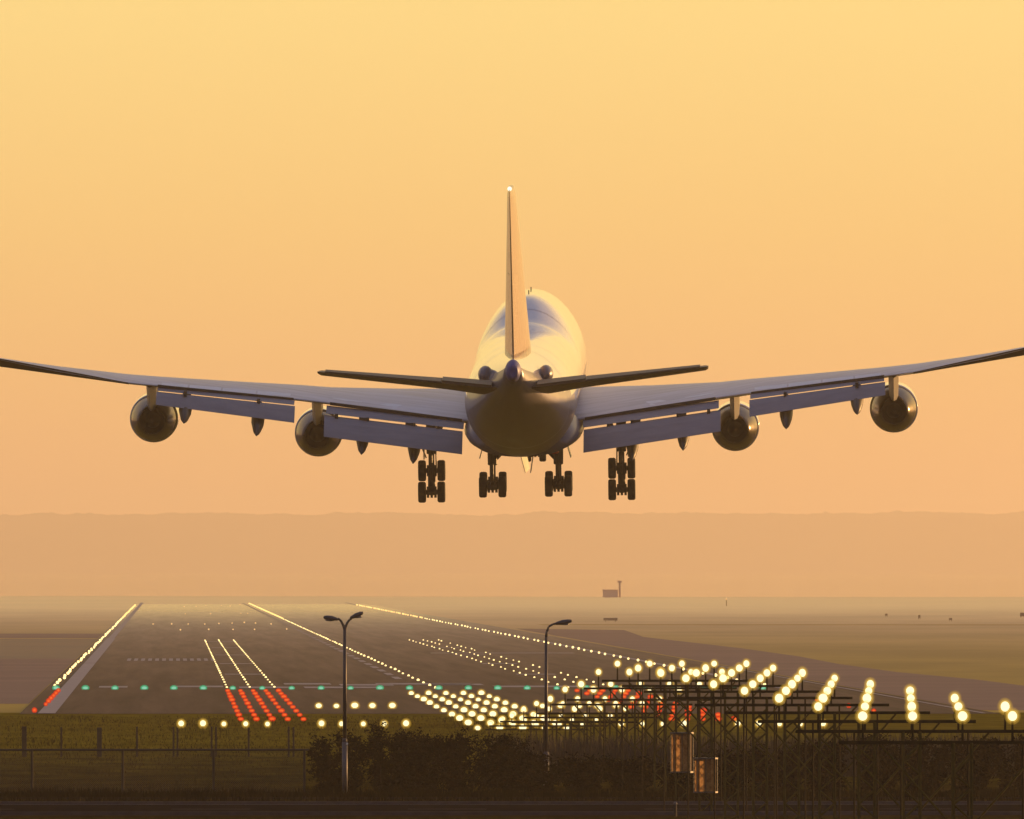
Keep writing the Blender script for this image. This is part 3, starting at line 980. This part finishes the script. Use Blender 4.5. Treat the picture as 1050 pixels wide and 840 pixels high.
p_edge = ground_light('runway_edge_light', 0.125, E_warm, None)
far_pts = []
for sd_, xx in (('left', -8.9), ('right', 45.5)):
    for k in range(98):
        y = YT + 18 + 30 * k
        if k < 60:
            r_ = place(p_edge, (xx + rnd.uniform(-.12, .12), y, 0.12), f'runway edge light, {nth(k)} from the green line along the {sd_} edge', 'edge light', f'lights along the {sd_} runway edge')
        else:
            far_pts.append((xx + rnd.uniform(-.1, .1), y, 0.28, 0.16))
p_cl = ground_light('centreline_light', 0.11, E_warm, None)
for k in range(106):
    y = YT + 12 + 30 * k
    if k < 60:
        place(p_cl, (20.15 + rnd.uniform(-.06, .06), y, -0.03), f'runway centreline light, {nth(k)} beyond the green line', 'centreline light', 'lights along the runway centreline')
    else:
        far_pts.append((20.15, y, 0.14, 0.16))
p_tdz = ground_light('touchdown_light', 0.085, E_warm, None)
for sd_, xs_ in (('left', (4.25, 6.0, 7.9)), ('right', (30.4, 32.2, 34.0))):
    for k in range(30):
        for q, x in enumerate(xs_):
            if sd_ == 'right' and rnd.random() < 0.08 and k > 3: continue
            place(p_tdz, (x + (rnd.uniform(-.12, .12) if sd_ == 'right' else 0), YT + 20 + 30 * k, -0.02), f'small touchdown zone light, {("left", "middle", "right")[q]} line of the {sd_} strip, {nth(k)} from green line', 'touchdown light', f'touchdown zone lights, {sd_} strip')
bm = bmesh.new()
for x, y, z, r in far_pts:
    ball(bm, (x, y, z), r, 6)
tag(mesh_obj('far_runway_lights', bm, E_amber), 'distant amber runway lights merging into lines in the haze', 'runway lights', kind='stuff')
# scattered taxiway lights crossing the far runway
p_tx = ground_light('taxiway_light', 0.12, E_faint, None)
spots = [(189, 622), (211, 621), (227, 621), (246, 620), (190, 629.5), (216, 629.5), (157, 640), (176, 640), (193, 640), (210, 640), (224.5, 639.5), (238, 639), (250.5, 638.5), (262, 639),
         (185, 646), (214, 645.5), (239, 645.5), (261, 645.5), (278, 640), (294, 645), (247, 629), (254, 629), (201, 622), (236, 621.5)]
spots.sort(key=lambda p: (round(p[1] / 6), p[0]))
for k, (px, py) in enumerate(spots):
    Y = FPX * (CAMZ - 0.2) / (py - 583)
    place(p_tx, (gx(px, Y), Y, 0.1), f'faint amber taxiway light on the far runway, {nth(k)} counted row by row from the farthest', 'taxiway light', 'faint lights across the far runway')

# ------------------------------------------------------------------ small far things
M_hut = mat('hut_wall', (0.06, 0.05, 0.045), 0.8)
M_hutp = mat('hazed_hut_wall', (0.85, 0.60, 0.42), 0.7)  # pale tone stands in for haze over the hut
Y = 5450.0
hut = empty('radio_hut', (gx(628, Y), Y, 0))
tag(hut, 'small hazy hut with a mast far behind the runway', 'hut')
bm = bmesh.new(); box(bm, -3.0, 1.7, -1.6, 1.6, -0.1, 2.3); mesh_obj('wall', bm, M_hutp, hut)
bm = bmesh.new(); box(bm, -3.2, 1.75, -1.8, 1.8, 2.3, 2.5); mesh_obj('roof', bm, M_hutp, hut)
bm = bmesh.new(); box(bm, 2.0, 2.6, -0.3, 0.3, -0.1, 4.7); box(bm, 1.6, 3.0, -0.5, 0.5, 4.701, 5.3); mesh_obj('mast', bm, mat('hazed_mast', (0.6, 0.42, 0.3), 0.7), hut)  # mast paled too, haze put into its colour
M_brd = mat('hazed_sign', (0.34, 0.24, 0.14), 0.7)  # sign colour lightened to paint in distance haze
def board(px, py, Yb, wdt, h, label, m=M_brd):
    b = empty('airfield_sign', (gx(px, Yb), Yb, 0))
    tag(b, label, 'sign')
    bm = bmesh.new(); box(bm, -wdt / 2, wdt / 2, -0.1, 0.1, 0.25, 0.25 + h); mesh_obj('panel', bm, m, b)
    bm = bmesh.new()
    for x in (-wdt * 0.35, wdt * 0.35): tube(bm, (x, 0, -0.1), (x, 0, 0.3), 0.05)
    mesh_obj('leg', bm, m, b)
board(626, 638, 2950, 2.4, 0.45, 'low dark sign board on the grass beyond the right edge lights')
board(909, 632, 3250, 0.5, 0.4, 'small hazy marker board on the right grass, above the white lamp column')
board(943, 634, 3100, 0.4, 0.55, 'small hazy marker board, middle of three on the right grass')
board(975, 636, 2980, 0.55, 0.35, 'small hazy marker board on the right grass, rightmost of three')
board(1049, 633, 3200, 0.9, 0.7, 'dark marker board at the far right end of the grass')
bm = bmesh.new(); tube(bm, (0, 0, -0.1), (0, 0, 1.5), 0.12); ob = mesh_obj('beacon_post', bm, M_brd, loc=(gx(745, 4200), 4200, 0))
tag(ob, 'tiny post with a pale lamp far out on the right grass', 'post')
bm = bmesh.new(); ball(bm, (0, 0, 1.72), 0.24, 10); mesh_obj('lamp', bm, E_faint, ob)

# ------------------------------------------------------------------ fences
M_post = mat('dark_fence_post', (0.035, 0.025, 0.018), 0.8, var=0.3, scale=5)
M_stake = mat('weathered_stake', (0.06, 0.042, 0.025), 0.9, var=0.4, scale=5)
M_wire = mat('fence_wire', (0.04, 0.032, 0.025), 0.6, metal=0.3)
FY = 700.0
fence = empty('mesh_fence', (0, FY, 0))
tag(fence, 'dark wire mesh fence with a top rail on the grass left of the bush', 'fence')
x = gx(33, FY) - 3.70 * 3
px_ = []
while x < 6.4:
    px_.append(x)
    x += 3.70
zr = gz(769, FY)
for x in px_:
    bm = bmesh.new(); tube(bm, (x, 0, -0.2), (x, 0, zr + 0.03), 0.055, 0.05, 8); mesh_obj('post', bm, M_post, fence)
bm = bmesh.new(); tube(bm, (px_[0], 0, zr), (px_[-1] + 0.2, 0, zr), 0.045, seg=8); mesh_obj('rail', bm, M_post, fence)
for xa, xb in zip(px_, px_[1:]):
    bm = bmesh.new()
    hgt = zr - 0.1
    step = 0.085
    nn = int((xb - xa + hgt) / step)
    for i in range(nn):
        for dr in (1, -1):
            c0 = xa - hgt + i * step if dr == 1 else xa + i * step
            p0, p1 = (c0, 0.05), (c0 + dr * hgt, zr - 0.05)
            # clip to the panel
            ax, az, bx, bz = p0[0], p0[1], p1[0], p1[1]
            lo_, hi_ = xa, xb
            def at(xv): return az + (xv - ax) / (bx - ax) * (bz - az)
            pts = [(ax, az), (bx, bz)]
            if dr == -1: pts = pts[::-1]
            (ax1, az1), (bx1, bz1) = pts
            if bx1 <= lo_ or ax1 >= hi_: continue
            if ax1 < lo_: az1 = at(lo_); ax1 = lo_
            if bx1 > hi_: bz1 = at(hi_); bx1 = hi_
            tube(bm, (ax1, 0.01 * dr, az1), (bx1, 0.01 * dr, bz1), 0.0055, seg=3, cap=False)
    mesh_obj('wire_mesh', bm, M_wire, fence)
SY = 838.0
for k, (px, wd) in enumerate(((25, 5), (63, 2), (102, 5), (140.5, 2), (178, 2), (182, 2), (217, 2), (221.5, 2), (255, 2), (296, 2), (301, 2))):
    bm = bmesh.new()
    hw = wd / 21.0 / 2
    box(bm, -hw, hw, -0.06, 0.06, -0.2, gz(745 + (k * 7 % 3) * 0.5, SY))
    bmesh.ops.bevel(bm, geom=list(bm.edges), offset=0.012, segments=1, affect='EDGES')
    o = mesh_obj('fence_stake', bm, M_stake, loc=(gx(px, SY), SY, 0))
    tag(o, f'{"broad" if wd > 2 else "thin"} weathered stake on the grass behind the mesh fence, {nth(k)} from the left', 'stake', 'stakes behind the mesh fence')

# ------------------------------------------------------------------ street lamps
M_pole = mat('lamp_post_paint', (0.06, 0.058, 0.065), 0.5, metal=0.3, var=0.2, scale=3)
M_sleeve = mat('galvanised_base', (0.12, 0.115, 0.12), 0.55, metal=0.4, var=0.25, scale=4)
M_glass = mat('lamp_glass', (0.22, 0.21, 0.24), 0.2)
def lamp_head(parent, base, dirx, length=0.62, tilt=0.18):
    bm = bmesh.new()
    secs = []
    for u, wv, h in ((0, 0.05, 0.05), (0.12, 0.11, 0.08), (0.4, 0.17, 0.12), (0.75, 0.16, 0.11), (0.95, 0.10, 0.07), (1.0, 0.04, 0.03)):
        secs.append([Vector((base[0] + dirx * u * length, base[1] + wv * math.cos(2 * pi * i / 12), base[2] + u * length * tilt + h * (math.sin(2 * pi * i / 12)) * (1.0 if math.sin(2 * pi * i / 12) > 0 else 0.7))) for i in range(12)])
    loft(bm, secs)
    o = mesh_obj('lamp_head', bm, M_pole, parent, smooth=True)
    bm = bmesh.new()
    ball(bm, (base[0] + dirx * 0.55 * length, base[1], base[2] + 0.55 * length * tilt - 0.06), 0.13, 10, (1.6, 0.9, 0.45))
    mesh_obj('lamp_glass', bm, M_glass, o, smooth=True)
Y = 697.0
sl = empty('street_lamp', (gx(353.5, Y), Y, 0))
tag(sl, 'tall twin-headed street lamp in front of the dark bush', 'street lamp')
zt = gz(643, Y)
bm = bmesh.new(); path_tube(bm, [(0, 0, 2.15), (0, 0, 2.3), (0, 0, zt)], [0.11, 0.085, 0.065], 12); mesh_obj('pole', bm, M_pole, sl, smooth=True)
bm = bmesh.new(); tube(bm, (0, 0, -0.2), (0, 0, 2.16), 0.115, 0.11, 12); mesh_obj('base', bm, M_sleeve, sl, smooth=True)
bm = bmesh.new(); box(bm, 0.06, 0.13, -0.12, -0.05, 2.05, 2.12); mesh_obj('glint_chip', bm, mat('glint_white', (0.7, 0.7, 0.68), 0.3), sl)  # glint on the pole painted as an added bright chip
for dx in (-1, 1):
    bm = bmesh.new()
    path_tube(bm, [(0, 0, zt - 0.15), (dx * 0.04, 0, zt + 0.02), (dx * 0.12, 0, zt + 0.20), (dx * 0.20, 0, zt + 0.30), (dx * 0.28, 0, zt + 0.34)], [0.06, 0.055, 0.05, 0.045, 0.045], 8)
    arm = mesh_obj('arm', bm, M_pole, sl)
    lamp_head(sl, (dx * 0.24 - 0.03, 0, zt + (0.36 if dx > 0 else 0.30)), dx, 0.60 if dx < 0 else 0.55, 0.14 if dx < 0 else 0.38)
Y = 712.0
s2 = empty('street_lamp', (gx(560, Y), Y, 0))
tag(s2, 'tall single street lamp with its arm bent to the right', 'street lamp')
zt = gz(653, Y)
bm = bmesh.new()
path_tube(bm, [(0, 0, 1.5), (0, 0, 1.6), (0, 0, zt)], [0.115, 0.08, 0.06], 12); mesh_obj('pole', bm, M_pole, s2, smooth=True)
bm = bmesh.new(); tube(bm, (0, 0, -0.2), (0, 0, 1.52), 0.125, 0.12, 12); mesh_obj('base', bm, M_sleeve, s2, smooth=True)
bm = bmesh.new(); path_tube(bm, [(0, 0, zt), (0.03, 0, zt + 0.22), (0.12, 0, zt + 0.42), (0.28, 0, zt + 0.52), (0.45, 0, zt + 0.55)], [0.06, 0.055, 0.05, 0.045, 0.04], 10)
mesh_obj('arm', bm, M_pole, s2, smooth=True)
lamp_head(s2, (0.36, 0, zt + 0.53), 1, 0.72, 0.16)
# marker post at the roadside
Y = 637.0
mp = empty('marker_post', (gx(692.5, Y), Y, 0))
tag(mp, 'short roadside post with a pale cap below the tin-clad trestles', 'post')
bm = bmesh.new(); tube(bm, (0, 0, -0.2), (0, 0, 0.46), 0.06, 0.055, 8); mesh_obj('shaft', bm, M_post, mp)
bm = bmesh.new(); ball(bm, (0, 0, 0.47), 0.075, 10); mesh_obj('cap', bm, M_sleeve, mp)

# ------------------------------------------------------------------ shrubs
M_leaf = mat('dark_leaf', (0.009, 0.0075, 0.003), 0.9, var=0.5, scale=3, spec=0.03)
M_leaf2 = mat('brown_leaf', (0.020, 0.012, 0.005), 0.9, var=0.5, scale=3, spec=0.03)
M_twig = mat('twig', (0.02, 0.015, 0.01), 0.95, spec=0.05)
def leaf(bm, c, size, up=0.0):
    a = rnd.uniform(0, 2 * pi); b = rnd.uniform(-0.9, 0.9)
    d = Vector((math.cos(a) * math.cos(b), math.sin(a) * math.cos(b), math.sin(b) + up)).normalized()
    u = d.orthogonal().normalized()
    u = Matrix.Rotation(rnd.uniform(0, 6.3), 3, d) @ u
    p = [c - d * size, c + u * size * 0.38, c + d * size, c - u * size * 0.38]
    bm.faces.new([bm.verts.new(q) for q in p])
def shrub(X, Y, wdt, h, label, nl=5000, m=M_leaf, lean=0.0, stems=9, size=0.085, dep=1.6):
    s = empty('shrub', (X, Y, 0))
    tag(s, label, 'shrub', 'dark shrubs along the road')
    bm = bmesh.new()
    tips = []
    for i in range(stems):
        a = rnd.uniform(0, 2 * pi)
        q = math.sqrt(rnd.random())
        bx, by = q * wdt * 0.42 * math.cos(a), q * dep * 0.4 * math.sin(a)
        hz = h * (1.0 - 0.38 * (abs(bx) / (wdt * 0.5)) ** 2) * rnd.uniform(0.72, 1.0)
        p = Vector((bx * 0.45, by * 0.45, -0.1)); pts = [p]
        for k in range(1, 5):
            pts.append(Vector((bx * (0.45 + 0.16 * k) + rnd.uniform(-.12, .12) + lean * k * 0.05, by * (0.45 + 0.14 * k) + rnd.uniform(-.1, .1), hz * k / 4)))
        path_tube(bm, pts, [0.035, 0.028, 0.02, 0.014, 0.006], 5)
        for k in range(1, 5):
            for _ in range(4):
                c = pts[k].lerp(pts[k - 1], rnd.random() * 0.8)
                e_ = c + Vector((rnd.uniform(-.45, .45), rnd.uniform(-.35, .35), rnd.uniform(0.02, .38)))
                if e_.z > h * 1.03: e_.z = h * 1.03
                tube(bm, c, e_, 0.01, 0.004, 4, cap=False)
                tips.append((c, e_))
    mesh_obj('stem', bm, M_twig, s)
    bm = bmesh.new()
    for i in range(nl):
        c, e_ = tips[int(rnd.random() * len(tips))]
        u = rnd.random()
        q = c.lerp(e_, u * 1.1) + Vector((rnd.gauss(0, 0.11), rnd.gauss(0, 0.11), rnd.gauss(0, 0.10)))
        if q.z < 0.03: q.z = 0.05 + rnd.random() * 0.2
        leaf(bm, q, size * rnd.uniform(0.6, 1.3), 0.4)
    mesh_obj('foliage', bm, m, s)
    return s
BY = 704.0
shrub(gx(348, BY), BY, 2.9, 2.5, 'ragged dark shrub at the left end of the bush row, behind twin lamp', 6500)
shrub(gx(398, BY), BY + 1, 3.3, 2.72, 'tallest bulky dark shrub just right of the twin-headed lamp', 8500, stems=13)
shrub(gx(434, BY), BY + .5, 2.9, 2.3, 'round dark shrub filling the dip between the two big bushes', 7000, stems=12)
shrub(gx(474, BY), BY, 3.2, 2.5, 'broad dark shrub below the white ground lights, left of single lamp', 7500, stems=12)
shrub(gx(515, BY), BY, 3.0, 2.25, 'dark shrub sloping down towards the single lamp', 7500, stems=12)
for k, (px, hh, wv) in enumerate(((550, 1.45, 2.4), (600, 1.35, 2.6), (650, 1.3, 2.6), (700, 1.4, 2.4), (745, 1.6, 2.5), (795, 1.9, 2.6), (845, 2.1, 2.6), (895, 2.2, 2.7), (945, 2.15, 2.6), (995, 2.25, 2.7), (1045, 2.2, 2.7))):
    shrub(gx(px, BY + 4), BY + 4 + rnd.uniform(-1, 1), wv + 0.3, hh, f'low dark hedge shrub along the road, {nth(k)} to the right from the single lamp' if k else 'low dark hedge shrub right at the foot of the single lamp', 5200, m=M_leaf if k < 5 else M_leaf2, stems=12, size=0.09)
# reeds behind the hedge
bm = bmesh.new()
M_reed = mat('brown_reed', (0.075, 0.050, 0.028), 0.9, var=0.5, scale=1.5)
def blade(bm, x, y, h, wd, z0=0.0):
    lx, ly = rnd.gauss(0, 0.09) * h, rnd.gauss(0, 0.09) * h
    a = rnd.uniform(0, pi)
    ux, uy = math.cos(a) * wd, math.sin(a) * wd
    v = [bm.verts.new(p) for p in ((x - ux, y - uy, z0 - 0.05), (x + ux, y + uy, z0 - 0.05), (x + lx * 0.4 + ux * 0.7, y + ly * 0.4 + uy * 0.7, z0 + h * 0.6), (x + lx, y + ly, z0 + h), (x + lx * 0.4 - ux * 0.7, y + ly * 0.4 - uy * 0.7, z0 + h * 0.6))]
    bm.faces.new(v)
for i in range(9000):
    x = rnd.uniform(14.2, 41.0)
    y = rnd.uniform(758, 766)
    blade(bm, x, y, rnd.uniform(1.2, 2.05) * (1.0 + 0.08 * noise.noise(Vector((x * 0.7, 0, 0)))), 0.022)
tag(mesh_obj('reeds', bm, M_reed), 'band of brown reeds behind the low hedge under the trestles', 'reeds', kind='stuff')
# rough grass
M_blade = mat('rough_grass', (0.017, 0.013, 0.003), 0.95, var=0.5, scale=1.0, spec=0.0)
bm = bmesh.new()
for i in range(26000):
    x = rnd.uniform(-12, 46)
    y = 689.5 + abs(rnd.gauss(0, 5.0)) if rnd.random() < 0.75 else rnd.uniform(669, 684)
    n_ = noise.noise(Vector((x * 0.5, y * 0.4, 0)))
    blade(bm, x, y, max(0.06, rnd.uniform(0.10, 0.34) * (1 + 0.8 * n_)), 0.014)
tag(mesh_obj('verge_grass', bm, M_blade), 'rough dark grass along the road and under the fence', 'grass', kind='stuff')
bm = bmesh.new()
M_blade2 = mat('field_grass', (0.10, 0.07, 0.009), 0.95, var=0.5, scale=0.6, spec=0.0)
for i in range(22000):
    y = rnd.uniform(702, 1065)
    x = rnd.uniform(-11, 17) * y / 800
    n_ = noise.noise(Vector((x * 0.25, y * 0.05, 4)))
    blade(bm, x, y, max(0.05, rnd.uniform(0.05, 0.16) * (1 + 1.0 * n_)), 0.02)
tag(mesh_obj('field_grass', bm, M_blade2), 'short olive field grass between the fence and the runway', 'grass', kind='stuff')
